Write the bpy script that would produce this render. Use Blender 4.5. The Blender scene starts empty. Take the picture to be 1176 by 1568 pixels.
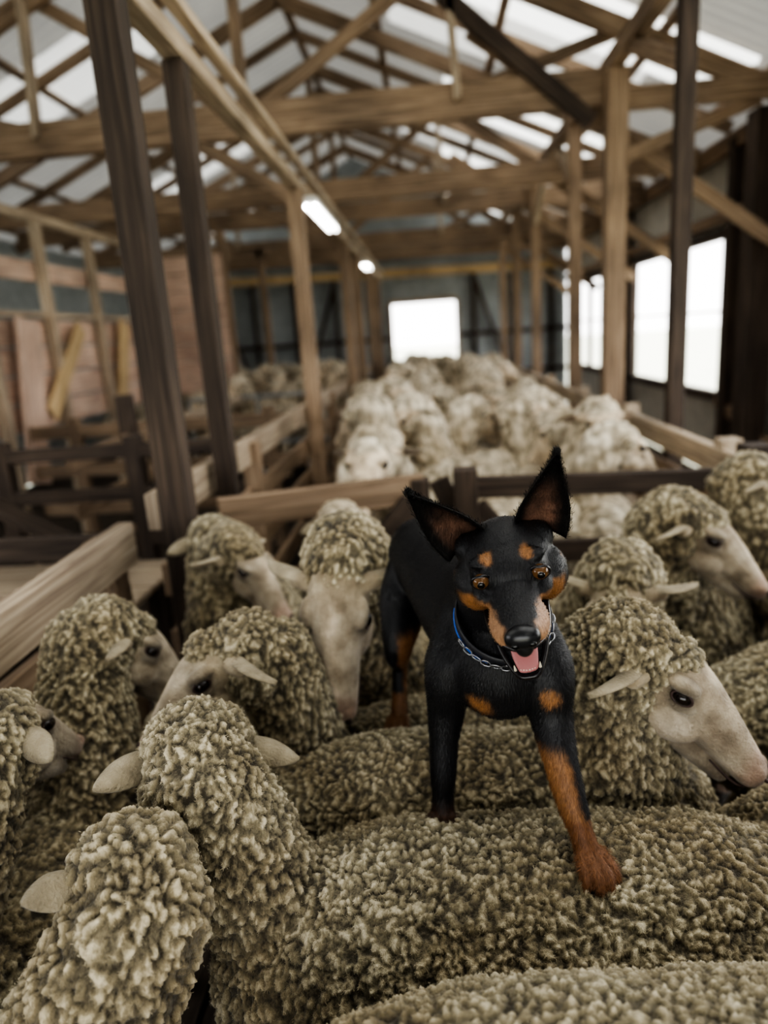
import bpy, bmesh, math, random
import numpy as np
from mathutils import Vector, Matrix, noise
V=Vector
scene=bpy.context.scene
random.seed(7); rng=np.random.default_rng(5)
# ---------------------------------------------------------------- camera
f=1090; psi=math.radians(4.3); pt=math.radians(14.3); rl=math.radians(4.0)
CAM=V((0,0,1.56))
F=V((-math.sin(psi)*math.cos(pt),math.cos(psi)*math.cos(pt),-math.sin(pt)))
R0=V((math.cos(psi),math.sin(psi),0)); U0=R0.cross(F)
RT=math.cos(rl)*R0-math.sin(rl)*U0; UP=math.cos(rl)*U0+math.sin(rl)*R0
cam=bpy.data.cameras.new('camera'); co=bpy.data.objects.new('camera',cam); scene.collection.objects.link(co)
M=Matrix((RT,UP,-F)).transposed().to_4x4(); M.translation=CAM; co.matrix_world=M
cam.sensor_fit='VERTICAL'; cam.sensor_height=36; cam.lens=36*f/1600
cam.clip_start=0.02; cam.clip_end=300
cam.dof.use_dof=True; cam.dof.focus_distance=0.97; cam.dof.aperture_fstop=1.8
scene.camera=co

# ---------------------------------------------------------------- node helpers
def newmat(name):
    m=bpy.data.materials.new(name); m.use_nodes=True
    nt=m.node_tree; b=nt.nodes['Principled BSDF']
    return m,nt,b
def N(nt,t,**kw):
    n=nt.nodes.new(t)
    for k,v in kw.items():
        if k.startswith('i_'): n.inputs[k[2:]].default_value=v
        else: setattr(n,k,v)
    return n
def ramp(nt,stops):
    n=nt.nodes.new('ShaderNodeValToRGB'); cr=n.color_ramp
    while len(cr.elements)<len(stops): cr.elements.new(0.5)
    for e,(p_,c) in zip(cr.elements,stops): e.position=p_; e.color=(*c,1)
    return n
def wood(name,c1,c2,c3,rough=.75):
    m,nt,b=newmat(name); L=nt.links
    uv=N(nt,'ShaderNodeUVMap'); mp=N(nt,'ShaderNodeMapping'); mp.inputs['Scale'].default_value=(1.2,26,1)
    L.new(uv.outputs[0],mp.inputs[0])
    n1=N(nt,'ShaderNodeTexNoise'); n1.inputs['Scale'].default_value=2.2; n1.inputs['Detail'].default_value=6; n1.inputs['Distortion'].default_value=.6
    L.new(mp.outputs[0],n1.inputs['Vector'])
    rp=ramp(nt,[(.3,c1),(.52,c2),(.72,c3)]); L.new(n1.outputs['Fac'],rp.inputs[0])
    tc=N(nt,'ShaderNodeTexCoord'); n2=N(nt,'ShaderNodeTexNoise'); n2.inputs['Scale'].default_value=1.7; n2.inputs['Detail'].default_value=4; L.new(tc.outputs['Object'],n2.inputs['Vector'])
    mx=N(nt,'ShaderNodeMixRGB',blend_type='MULTIPLY'); mx.inputs[0].default_value=.75
    r2=ramp(nt,[(.3,(.45,.43,.42)),(.7,(1.15,1.12,1.08))]); L.new(n2.outputs['Fac'],r2.inputs[0])
    L.new(rp.outputs[0],mx.inputs[1]); L.new(r2.outputs[0],mx.inputs[2])
    L.new(mx.outputs[0],b.inputs['Base Color']); b.inputs['Roughness'].default_value=rough
    bp=N(nt,'ShaderNodeBump'); bp.inputs['Strength'].default_value=.45; bp.inputs['Distance'].default_value=.005
    L.new(n1.outputs['Fac'],bp.inputs['Height']); L.new(bp.outputs[0],b.inputs['Normal'])
    return m
W_dark=wood('timber_dark',(.032,.022,.016),(.070,.049,.036),(.125,.09,.066))
W_mid=wood('timber_mid',(.16,.11,.072),(.32,.23,.155),(.46,.35,.25))
W_pale=wood('timber_pale',(.26,.20,.15),(.49,.40,.30),(.65,.56,.44))
W_warm=wood('timber_warm',(.35,.24,.12),(.66,.49,.28),(.80,.64,.40))
W_pink=wood('boards_pinkish',(.46,.31,.24),(.74,.55,.44),(.86,.71,.60))
W_floor=wood('floor_slats',(.035,.025,.018),(.075,.055,.04),(.13,.10,.075))
def plain(name,c,rough=.5,metal=0,bump=0):
    m,nt,b=newmat(name); b.inputs['Roughness'].default_value=rough; b.inputs['Metallic'].default_value=metal
    tc=N(nt,'ShaderNodeTexCoord'); n=N(nt,'ShaderNodeTexNoise'); n.inputs['Scale'].default_value=6; n.inputs['Detail'].default_value=5
    nt.links.new(tc.outputs['Object'],n.inputs['Vector'])
    rp=ramp(nt,[(.3,tuple(x*.8 for x in c)),(.7,tuple(min(1,x*1.12) for x in c))]); nt.links.new(n.outputs['Fac'],rp.inputs[0]); nt.links.new(rp.outputs[0],b.inputs['Base Color'])
    return m
M_iron=plain('corrugated_iron',(.38,.41,.42),.5,.1)
M_galv=plain('galvanised_pipe',(.45,.47,.48),.4,.8)
def sheetmat(name,c1,c2,k):
    m,nt,b=newmat(name); b.inputs['Roughness'].default_value=.6
    tc=N(nt,'ShaderNodeTexCoord'); n=N(nt,'ShaderNodeTexNoise'); n.inputs['Scale'].default_value=.8; n.inputs['Detail'].default_value=5
    nt.links.new(tc.outputs['Object'],n.inputs['Vector']); rp=ramp(nt,[(.35,c1),(.65,c2)]); nt.links.new(n.outputs['Fac'],rp.inputs[0]); nt.links.new(rp.outputs[0],b.inputs['Base Color'])
    tr=N(nt,'ShaderNodeBsdfTranslucent'); tr.inputs[0].default_value=(.95,.93,.88,1); mx=N(nt,'ShaderNodeMixShader'); mx.inputs[0].default_value=k
    out=nt.nodes['Material Output']; nt.links.new(b.outputs[0],mx.inputs[1]); nt.links.new(tr.outputs[0],mx.inputs[2]); nt.links.new(mx.outputs[0],out.inputs[0])
    return m
M_roof=sheetmat('roof_sheeting',(.46,.455,.44),(.72,.71,.69),.04)
M_sky=sheetmat('added_skylight',(.8,.8,.78),(.85,.85,.83),.46)  # unseen translucent panels added overhead to top-light the foreground
M_sky2=sheetmat('added_skylight_dim',(.7,.7,.68),(.8,.8,.78),.16)  # less translucent panels, added to brighten the roof
M_sky3=sheetmat('clear_skylight',(.7,.7,.68),(.8,.8,.78),.38)

def link(ob):
    scene.collection.objects.link(ob); return ob
def empty(name):
    e=bpy.data.objects.new(name,None); link(e); return e

class Timber:
    def __init__(s,name,mats):
        s.bm=bmesh.new(); s.uv=s.bm.loops.layers.uv.new('UVMap'); s.name=name; s.mats=mats
    def beam(s,p1,p2,w,h,mi=0,up=V((0,0,1))):
        p1=V(p1);p2=V(p2); d=p2-p1; Ln=d.length; d.normalize()
        if abs(d.dot(up))>.95: up=V((0,1,0))
        x=d.cross(up).normalized(); z=x.cross(d).normalized()
        x=x*(w/2); z=z*(h/2)
        off=random.random()*50
        a=[s.bm.verts.new(p1+x*i+z*j) for i,j in((-1,-1),(1,-1),(1,1),(-1,1))]
        c=[s.bm.verts.new(p2+x*i+z*j) for i,j in((-1,-1),(1,-1),(1,1),(-1,1))]
        per=[0,w,w+h,2*w+h,2*w+2*h]
        for k in range(4):
            k2=(k+1)%4
            fc=s.bm.faces.new((a[k],c[k],c[k2],a[k2])); fc.material_index=mi
            for lp,(u,v) in zip(fc.loops,((0,per[k]),(Ln,per[k]),(Ln,per[k+1]),(0,per[k+1]))): lp[s.uv].uv=(u+off,v+off)
        for q in (a[::1],c[::-1]):
            fc=s.bm.faces.new(q); fc.material_index=mi
            for lp,(u,v) in zip(fc.loops,((0,0),(0,w),(.03,w),(.03,0))): lp[s.uv].uv=(u+off,v+off)
    def done(s,parent=None,bevel=.004):
        bmesh.ops.recalc_face_normals(s.bm,faces=s.bm.faces)
        me=bpy.data.meshes.new(s.name); s.bm.to_mesh(me); s.bm.free()
        for m in s.mats: me.materials.append(m)
        ob=bpy.data.objects.new(s.name,me); link(ob)
        if bevel:
            bv=ob.modifiers.new('bevel','BEVEL'); bv.width=bevel; bv.segments=1; bv.limit_method='ANGLE'
        if parent: ob.parent=parent
        return ob
ALLW=[W_dark,W_mid,W_pale,W_warm,W_pink]
XL,XR,YB=-5.1,2.7,14.0
YF=-2.5
RX,RZ,EZ=-1.2,4.75,3.02
def roofz(x): return RZ-(RZ-EZ)*abs(x-RX)/(XR-RX)

def post(x,y,w,h,mi,z0=0,w2=None):
    t=Timber('timber_post',ALLW); t.beam((x,y,z0),(x,y,h),w,w2 or w,mi); return t.done()
post(-.8,2.08,.090,2.5,0); post(-.8,2.63,.075,2.5,0)
for y in (4.85,7.6,8.8,10.9,12.6): post(-.8,y,.10,2.5,1)
post(1.35,3.97,.085,3.15,0); post(1.35,5.3,.14,3.15,1)
for y in (6.64,8.9,10.7,12.5): post(1.35,y,.11,3.15,1)
for y in (8.8,10.9): post(-2.4,y,.1,2.9,1)
t=Timber('longitudinal_plate',ALLW); t.beam((-.8,1.4,2.54),(-.8,13.75,2.54),.075,.07,2); t.beam((-.74,1.4,2.62),(-.74,13.75,2.62),.05,.04,2); t.done()
t=Timber('longitudinal_plate',ALLW); t.beam((1.35,1.7,3.22),(1.35,13.75,3.22),.09,.12,1); t.done()
t=Timber('longitudinal_plate',ALLW); t.beam((-3.2,1.7,2.68),(-3.2,8.6,2.68),.07,.08,2); t.done()
for y,z,mi in ((5.42,3.08,1),(7.3,2.93,1),(9.0,3.0,1),(10.9,2.9,1),(12.7,2.95,1)):
    t=Timber('roof_truss',ALLW)
    t.beam((XL+.1,y,z),(1.35 if y<6 else XR-.08,y,z),.10,.23 if y<7 else .2,mi)
    if y<6: t.beam((1.3,y,3.0),(XR-.08,y,3.0),.08,.14,mi)
    rz=RZ-.16
    sl=(RZ-EZ)/(XR-RX)
    t.beam((RX,y,rz),(XR-.05,y,rz-sl*(XR-.05-RX)),.06,.13,mi); t.beam((RX,y,rz),(XL+.05,y,rz-sl*(RX-XL-.05)),.06,.13,mi)
    if y!=7.3 and y<12:
        t.beam((RX,y,z),(RX,y,rz),.07,.09,mi)
        for s_ in (-1,1):
            t.beam((RX+s_*.05,y+.06,z+.05),(RX+s_*1.4,y+.06,rz-sl*1.4),.05,.09,mi)
            t.beam((RX+s_*1.5,y-.06,z),(RX+s_*1.45,y-.06,rz-sl*1.45),.05,.09,2)
            t.beam((RX+s_*1.5,y+.06,z+.05),(RX+s_*2.6,y+.06,rz-sl*2.6),.05,.08,mi)
    if y<6: t.beam((.05,y-.08,3.85),(1.2,y-.08,2.86),.05,.11,0)
    t.beam((.4,y+.12,3.55),(XR-.12,y+.12,2.0),.05,.10,mi)
    t.beam((-.8,y,2.5),(-1.6,y,z-.1),.05,.08,mi) 
    t.done()
t=Timber('knee_brace',ALLW)
t.beam((1.35,3.97,2.75),(1.35,5.0,3.2),.06,.09,1); t.beam((1.35,5.3,2.6),(2.45,5.7,3.0),.06,.09,1); t.beam((1.35,5.3,2.75),(1.35,6.3,3.2),.06,.09,1)
t.beam((1.35,6.64,2.7),(1.35,7.3,3.1),.06,.09,2); t.beam((1.35,8.9,2.7),(1.35,8.2,3.1),.06,.09,2)
t.done()
t=Timber('knee_brace',ALLW)
t.beam((-.8,3.0,3.05),(-2.2,4.4,3.6),.06,.08,2); t.beam((-2.6,4.6,3.7),(-4.6,4.6,3.1),.06,.09,1)
t.done()
t=Timber('roof_purlins',ALLW)
for x in (XR-.3,1.7,.7,-.3,RX,-2.2,-3.2,-4.2,-4.9):
    t.beam((x,YF,roofz(x)-.06),(x,YB-.15,roofz(x)-.06),.07,.045,1)
for y in (4.2,6.4,8.2,10.0,11.8):
    t.beam((RX,y,RZ-.11),(XR-.15,y,roofz(XR-.15)-.11),.045,.09,1); t.beam((RX,y,RZ-.11),(XL+.15,y,roofz(XL+.15)-.11),.045,.09,1)
t.done()
def sheet(name,grid,mats,sel=None):
    nu=len(grid); nv=len(grid[0]); vs=[v for r in grid for v in r]; fs=[];mi=[]
    for i in range(nu-1):
        for j in range(nv-1):
            s_=sel(i,j) if sel else 0
            if s_<0: continue
            fs.append((i*nv+j,(i+1)*nv+j,(i+1)*nv+j+1,i*nv+j+1)); mi.append(s_)
    me=bpy.data.meshes.new(name); me.from_pydata(vs,[],fs)
    for m in mats: me.materials.append(m)
    for p_,k in zip(me.polygons,mi): p_.material_index=k; p_.use_smooth=True
    ob=bpy.data.objects.new(name,me); link(ob); return ob
ceil=empty('ceiling')
for sgn,xe in ((1,XR+.15),(-1,XL-.15)):
    g=[]; n_=840; LY=YB+.3-YF
    for i in range(n_+1):
        y=YF+LY*i/n_; c=.016*math.sin(i*2*math.pi/6)
        g.append([(RX+(xe-RX)*k/8,y,roofz(RX+(xe-RX)*k/8)+c) for k in range(9)])
    def sel(i,j):
        yy=YF+LY*i/n_
        if 0.2<yy<2.8 and 1<=j<=6: return 1 if (0.9<yy<1.9) or sgn>0 else 0
        if sgn>0 and int((yy+9)/0.9)%3==1 and 3<=j<=6: return 3
        return 2 if (int((yy+9)/0.9)%4==1 and 2<=j<=5) else 0
    o=sheet('roof_sheets',g,[M_roof,M_sky,M_sky2,M_sky3],sel); o.parent=ceil
WX0,WX1,WZ0,WZ1=-.66,.63,.8,2.13
xs=[XL+ i*.02 for i in range(int((XR-XL)/.02)+1)]
g=[]
for i,x in enumerate(xs):
    c=.009*math.sin(i*2*math.pi/4)
    g.append([(x,YB+.06+c,z) for z in (0,WZ0,WZ1,2.75)]+[(x,YB+.06+c,roofz(x))])
wb=sheet('wall_back',g,[M_iron],lambda i,j: -1 if (j==1 and WX0<xs[i]<WX1) else 0)
# unseen gable wall added behind the camera to block fill light, doorway left open
g=[[(x,YF+.009*math.sin(i*2*math.pi/4),z) for z in (0,2.3)]+[(x,YF+.009*math.sin(i*2*math.pi/4),roofz(x))] for i,x in enumerate(xs)]
sheet('added_wall_front',g,[M_iron],lambda i,j: -1 if (j==0 and -2.6<xs[i]<1.6) else 0)
def frame(name,pts,mat=2,w=.07,d=.09):
    t=Timber(name,ALLW)
    for k in range(4): t.beam(pts[k],pts[(k+1)%4],w,d,mat)
    return t
t=frame('window_1',[(WX0,YB,WZ0),(WX1,YB,WZ0),(WX1,YB,WZ1),(WX0,YB,WZ1)]); t.done()
t=Timber('door_1',ALLW); t.beam((-2.6,YF+.06,0),(-2.6,YF+.06,2.3),.1,.08,1); t.beam((1.6,YF+.06,0),(1.6,YF+.06,2.3),.1,.08,1); t.beam((-2.65,YF+.06,2.33),(1.65,YF+.06,2.33),.08,.12,1); t.done()  # frame of the doorway in the added front wall
t=Timber('wall_back_studs',ALLW)
for x in (-4.9,-4.1,-3.3,-2.5,-1.7,-.95,.95,1.7,2.4): t.beam((x,YB-.03,0),(x,YB-.03,2.7),.08,.08,0)
for z in (.7,1.45): 
    t.beam((XL,YB-.02,z),(WX0-.05,YB-.02,z),.06,.08,0); t.beam((WX1+.05,YB-.02,z),(XR,YB-.02,z),.06,.08,0)
for x0,x1 in((-4.9,-4.1),(-3.3,-4.0),(-2.5,-1.7),(1.7,.95)): t.beam((x0,YB-.1,.3),(x1,YB-.1,2.5),.05,.08,0)
t.beam((XL,YB-.14,2.72),(XR,YB-.14,2.6),.1,.16,3)  # sunlight on this beam is put into its pale warm timber colour
t.beam((XL,YB-.1,3.0),(XR,YB-.1,2.95),.1,.16,1)
t.done()
op=[(.6,4.9),(6.7,9.6),(11.1,13.0)]; OZ0,OZ1=.78,2.22  # first opening is an unseen window added for side light on the near sheep
ys=[YF+ i*.02 for i in range(int((YB-YF)/.02)+1)]
g=[[(XR+.05+.009*math.sin(i*2*math.pi/4),y,z) for z in (0,OZ0,OZ1,EZ)] for i,y in enumerate(ys)]
wr=sheet('wall_right',g,[plain('painted_iron',(.48,.47,.43),.6,0)],lambda i,j: -1 if (j==1 and any(a<ys[i]<b_ for a,b_ in op)) else 0)
for k,(a,b_) in enumerate(op):
    t=frame('window_%d'%(k+2),[(XR,a,OZ0),(XR,b_,OZ0),(XR,b_,OZ1),(XR,a,OZ1)],0)
    m_=(a+b_)/2; t.beam((XR,m_,OZ0),(XR,m_,OZ1),.07,.05,0)
    t.beam((XR,a,1.55),(XR,b_,1.55),.02,.02,2)
    t.done()
t=Timber('wall_right_studs',ALLW)
for y in (.5,5.2,6.5,9.75,10.9,13.1): t.beam((XR-.05,y,0),(XR-.05,y,EZ-.1),.1,.12,0)
t.beam((XR-.12,5.85,0),(XR-.12,5.85,EZ-.05),.2,.2,0)
t.beam((XR-.03,YF,EZ-.1),(XR-.03,YB-.1,EZ-.1),.1,.14,1); t.beam((XR-.03,YF,2.35),(XR-.03,YB-.1,2.35),.06,.1,1)
t.beam((XR-.03,4.9,.3),(XR-.03,6.7,.75),.06,.1,1); t.beam((XR-.03,9.6,2.2),(XR-.03,11.1,.6),.06,.1,1)
t.done()
g=[[(XL-.05+.009*math.sin(i*2*math.pi/4),y,z) for z in (0,1.2,2.3,EZ)] for i,y in enumerate(ys)]
sheet('wall_left',g,[M_iron],lambda i,j: -1 if (j==1 and (-1<ys[i]<2.5)) else 0)
t=Timber('boarded_partition',ALLW)
for i,z in enumerate((1.0,1.22,1.44,1.66)):
    t.beam((-3.2,3.6,z+.1),(-3.2,8.5,z+.1),.025,.205,4)
t.beam((-3.15,3.6,1.9),(-3.15,8.5,1.9),.07,.04,2)
for y in (4.0,5.0,5.9,6.8,7.7,8.5): t.beam((-3.13,y,0),(-3.13,y,2.62),.08,.07,2)
t.beam((-3.1,5.6,1.1),(-3.1,6.35,1.8),.03,.16,3)
t.beam((-3.1,7.0,1.1),(-3.1,7.3,1.85),.03,.2,3)
t.beam((-3.08,5.2,.6),(-3.08,5.45,1.85),.03,.3,4)
t.beam((-3.2,3.6,2.25),(-3.2,8.5,2.25),.04,.16,4)
z=1.0
while z<2.5:
    t.beam((-3.2,8.55,z+.1),(-2.35,8.55,z+.1),.025,.19,4); z+=.2
t.done()
t=Timber('floor',[W_floor])
x=XL
while x<XR:
    t.beam((x+.035,YF,-.02),(x+.035,YB,-.02),.062,.04,0); x+=.08
t.beam((XL,5.75,-.12),(XR,5.75,-.12),16.5,.1,0)
t.done(bevel=0)
me=bpy.data.meshes.new('ground'); me.from_pydata([(-60,-40,-.25),(60,-40,-.25),(60,90,-.25),(-60,90,-.25)],[],[(0,1,2,3)])
me.materials.append(plain('dry_grass',(.62,.60,.48),.9)); link(bpy.data.objects.new('ground',me))
t=Timber('slatted_deck',ALLW)
for k in range(9): t.beam((-3.0,2.5+k*.1,.50),(-1.3,2.5+k*.1,.50),.085,.03,2)
for x in (-2.9,-2.15,-1.4):
    for y in (2.55,3.25): t.beam((x,y,0),(x,y,.485),.07,.07,0)
t.done()

def fence(name,segs):
    t=Timber(name,ALLW)
    for s_ in segs: t.beam(*s_)
    return t.done()
segs=[((-.89,2.1,1.06),(-.89,12.5,1.04),.05,.12,2)]
for z in (.35,.6,.83): segs.append(((-.88,2.1,z),(-.88,12.5,z),.03,.11,1))
for y in (3.3,6.2): segs.append(((-.87,y,0),(-.87,y,1.1),.08,.08,1))
fence('pen_fence',segs)
segs=[((1.26,2.65,.92),(1.26,12.5,.92),.05,.12,2)]
for z in (.3,.52,.73): segs.append(((1.27,2.65,z),(1.27,12.5,z),.03,.11,1))
for y in (3.1,4.6,6.0,7.6): segs.append(((1.29,y,0),(1.29,y,1.02),.09,.09,2))
fence('pen_fence',segs)
segs=[((-.95,.9,.975),(-.95,2.02,.99),.05,.13,2)]
for z in (.35,.6,.82): segs.append(((-.97,.9,z),(-.97,2.0,z),.03,.1,1))
segs.append(((-1.0,1.0,0),(-1.0,1.0,1.0),.09,.09,1)); segs.append(((-1.0,1.95,0),(-1.0,1.95,1.02),.09,.09,1))
fence('pen_fence',segs)
segs=[]
for z in (.35,.62,.86,1.08): segs.append(((-3.05,3.4,z),(-.93,3.4,z),.035,.07,0))
for x in (-3.0,-2.2,-1.5): segs.append(((x,3.42,0),(x,3.42,1.15),.08,.08,0))
for z in (.4,.7,1.0): segs.append(((-3.05,5.15,z),(-.93,5.15,z),.035,.1,1))
for x in (-2.7,-1.9,-1.2): segs.append(((x,5.17,0),(x,5.17,1.1),.08,.08,1))
segs.append(((-2.8,3.1,1.3),(-1.5,3.1,.56),.14,.04,0))
fence('pen_fence',segs)
segs=[]
for z in (.4,.7,1.0): segs.append(((-3.05,2.3,z-.1),(-1.05,2.3,z-.1),.04,.09,0))
for x in (-2.4,-1.7): segs.append(((x,2.32,0),(x,2.32,1.0),.09,.09,0))
for z in (.45,.75,1.02): segs.append(((-1.9,3.5,z),(-1.9,5.1,z),.035,.09,1))
for z in (.45,.75,1.0): segs.append(((-2.0,5.3,z),(-2.0,7.4,z),.035,.09,2))
segs.append(((-1.9,4.3,0),(-1.9,4.3,1.3),.09,.09,0))
fence('pen_fence',segs)
segs=[((-.74,2.28,1.0),(-.04,2.56,.99),.045,.11,1),((-.74,2.28,.72),(-.04,2.56,.72),.03,.09,1),((-.74,2.28,.45),(-.04,2.56,.45),.03,.09,1),
 ((-.05,2.55,.2),(-.05,2.55,1.03),.07,.07,0),((-.72,2.3,.3),(-.08,2.5,.95),.03,.09,0)]
fence('timber_gate',segs)
segs=[((.12,2.62,.97),(1.2,2.62,.95),.045,.08,0),((.12,2.62,.7),(1.2,2.62,.7),.03,.09,0),((.12,2.62,.42),(1.2,2.62,.42),.03,.09,0),
 ((.12,2.6,.1),(.12,2.6,1.05),.09,.09,0),((1.18,2.6,.1),(1.18,2.6,1.08),.1,.1,0),((.16,2.6,.9),(.6,2.6,.35),.03,.08,0),((.42,2.66,0),(.02,2.66,1.0),.03,.08,0)]
fence('timber_gate',segs)
def pipe(name,paths,r,mat):
    cu=bpy.data.curves.new(name,'CURVE'); cu.dimensions='3D'; cu.bevel_depth=r; cu.bevel_resolution=3
    for pth in paths:
        sp=cu.splines.new('POLY'); sp.points.add(len(pth)-1)
        for q,p_ in zip(sp.points,pth): q.co=(*p_,1)
    cu.materials.append(mat); ob=bpy.data.objects.new(name,cu); link(ob); return ob
paths=[]
for z in (.25,.5,.75,1.0): paths.append([(-2.6,7.5,z),(-1.1,7.5,z)])
for x in (-2.6,-1.85,-1.1): paths.append([(x,7.5,0),(x,7.5,1.0)])
pipe('metal_hurdle',paths,.02,M_galv)
M_lamp,nt,b=newmat('lamp_tube'); b.inputs['Emission Color'].default_value=(1,.97,.9,1); b.inputs['Emission Strength'].default_value=8; b.inputs['Base Color'].default_value=(1,1,1,1)
M_white=plain('white_enamel',(.8,.8,.78),.4)
for y,hl in ((5.7,.6),(9.85,.3)):
    e=empty('fluorescent_light')
    t=Timber('batten',[M_white]); t.beam((-.74,y-hl-.02,2.475),(-.74,y+hl+.02,2.475),.10,.045); t.done(e,.003)
    for dx in(-.028,.028):
        o=pipe('tube',[[(-.74+dx,y-hl,2.435),(-.74+dx,y+hl,2.435)]],.014,M_lamp); o.parent=e

# ---------------------------------------------------------------- organic mesh tools
def frame_from(fwd,up=V((0,0,1)),roll=0):
    fwd=V(fwd).normalized(); x=fwd.cross(up).normalized(); u=x.cross(fwd)
    if roll:
        q=Matrix.Rotation(roll,3,fwd); x=q@x; u=q@u
    return x,fwd,u
def ellip(bm,c,r,axes=None,seg=20):
    m=Matrix.Identity(3) if axes is None else Matrix(axes).transposed()
    res=bmesh.ops.create_uvsphere(bm,u_segments=seg,v_segments=seg//2+2,radius=1)
    for v in res['verts']: v.co=V(c)+m@V((v.co.x*r[0],v.co.y*r[1],v.co.z*r[2]))
    return res['verts']
def tube(bm,pts,up=V((0,0,1)),seg=16,sub=4):
    P=[(V(a[0]),a[1],a[2] if len(a)>2 else a[1]) for a in pts]
    def cr(a,b,c,d,t): return .5*((2*b)+(c-a)*t+(2*a-5*b+4*c-d)*t*t+(3*b-a-3*c+d)*t**3)
    Q=[]
    for i in range(len(P)-1):
        a=P[max(i-1,0)];b=P[i];c=P[i+1];d=P[min(i+2,len(P)-1)]
        for k in range(sub):
            t=k/sub; Q.append((cr(a[0],b[0],c[0],d[0],t),b[1]+(c[1]-b[1])*t,b[2]+(c[2]-b[2])*t))
    Q.append(P[-1])
    rings=[]
    d0=(Q[1][0]-Q[0][0]).normalized(); d1=(Q[-1][0]-Q[-2][0]).normalized()
    lst=[]
    for k in range(3,0,-1):
        a=k*math.pi/2/3.2; r_=min(Q[0][1],Q[0][2]); lst.append((Q[0][0]-d0*r_*math.sin(a),Q[0][1]*math.cos(a),Q[0][2]*math.cos(a),d0))
    for i,q in enumerate(Q):
        d=(Q[min(i+1,len(Q)-1)][0]-Q[max(i-1,0)][0]).normalized(); lst.append((*q,d))
    for k in range(1,4):
        a=k*math.pi/2/3.2; r_=min(Q[-1][1],Q[-1][2]); lst.append((Q[-1][0]+d1*r_*math.sin(a),Q[-1][1]*math.cos(a),Q[-1][2]*math.cos(a),d1))
    px=None
    for c,rx,rz,d in lst:
        if px is None:
            u=up
            if abs(d.dot(u))>.93: u=V((0,1,0)) if abs(d.y)<.9 else V((1,0,0))
            x=d.cross(u).normalized()
        else:
            x=(px-d*px.dot(d)).normalized()
        px=x; z=x.cross(d)
        rings.append([bm.verts.new(c+x*math.cos(2*math.pi*k/seg)*rx+z*math.sin(2*math.pi*k/seg)*rz) for k in range(seg)])
    for a,b in zip(rings,rings[1:]):
        for k in range(seg): bm.faces.new((a[k],a[(k+1)%seg],b[(k+1)%seg],b[k]))
    bm.faces.new(rings[0][::-1]); bm.faces.new(rings[-1])
def to_obj(bm,name,mats=()):
    bmesh.ops.recalc_face_normals(bm,faces=bm.faces)
    me=bpy.data.meshes.new(name); bm.to_mesh(me); bm.free()
    for m in mats: me.materials.append(m)
    ob=bpy.data.objects.new(name,me); link(ob); return ob
def bake(ob):
    dg=bpy.context.evaluated_depsgraph_get(); dg.update()
    me=bpy.data.meshes.new_from_object(ob.evaluated_get(dg),preserve_all_data_layers=True,depsgraph=dg)
    old=ob.data; mats=[m for m in old.materials]
    ob.modifiers.clear(); ob.data=me; bpy.data.meshes.remove(old)
    if not me.materials:
        for m in mats: me.materials.append(m)
    me.polygons.foreach_set('use_smooth',[True]*len(me.polygons)); me.update()
def voxel(ob,vs,smooth,gn=None):
    m=ob.modifiers.new('r','REMESH'); m.mode='VOXEL'; m.voxel_size=vs
    if smooth:
        s=ob.modifiers.new('s','SMOOTH'); s.factor=.5; s.iterations=smooth
    if gn:
        g=ob.modifiers.new('g','NODES'); g.node_group=gn
    bake(ob)
def join(obs,name):
    bpy.ops.object.select_all(action='DESELECT')
    for o in obs: o.select_set(True)
    bpy.context.view_layer.objects.active=obs[0]
    bpy.ops.object.join(); obs[0].name=name; return obs[0]
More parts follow.
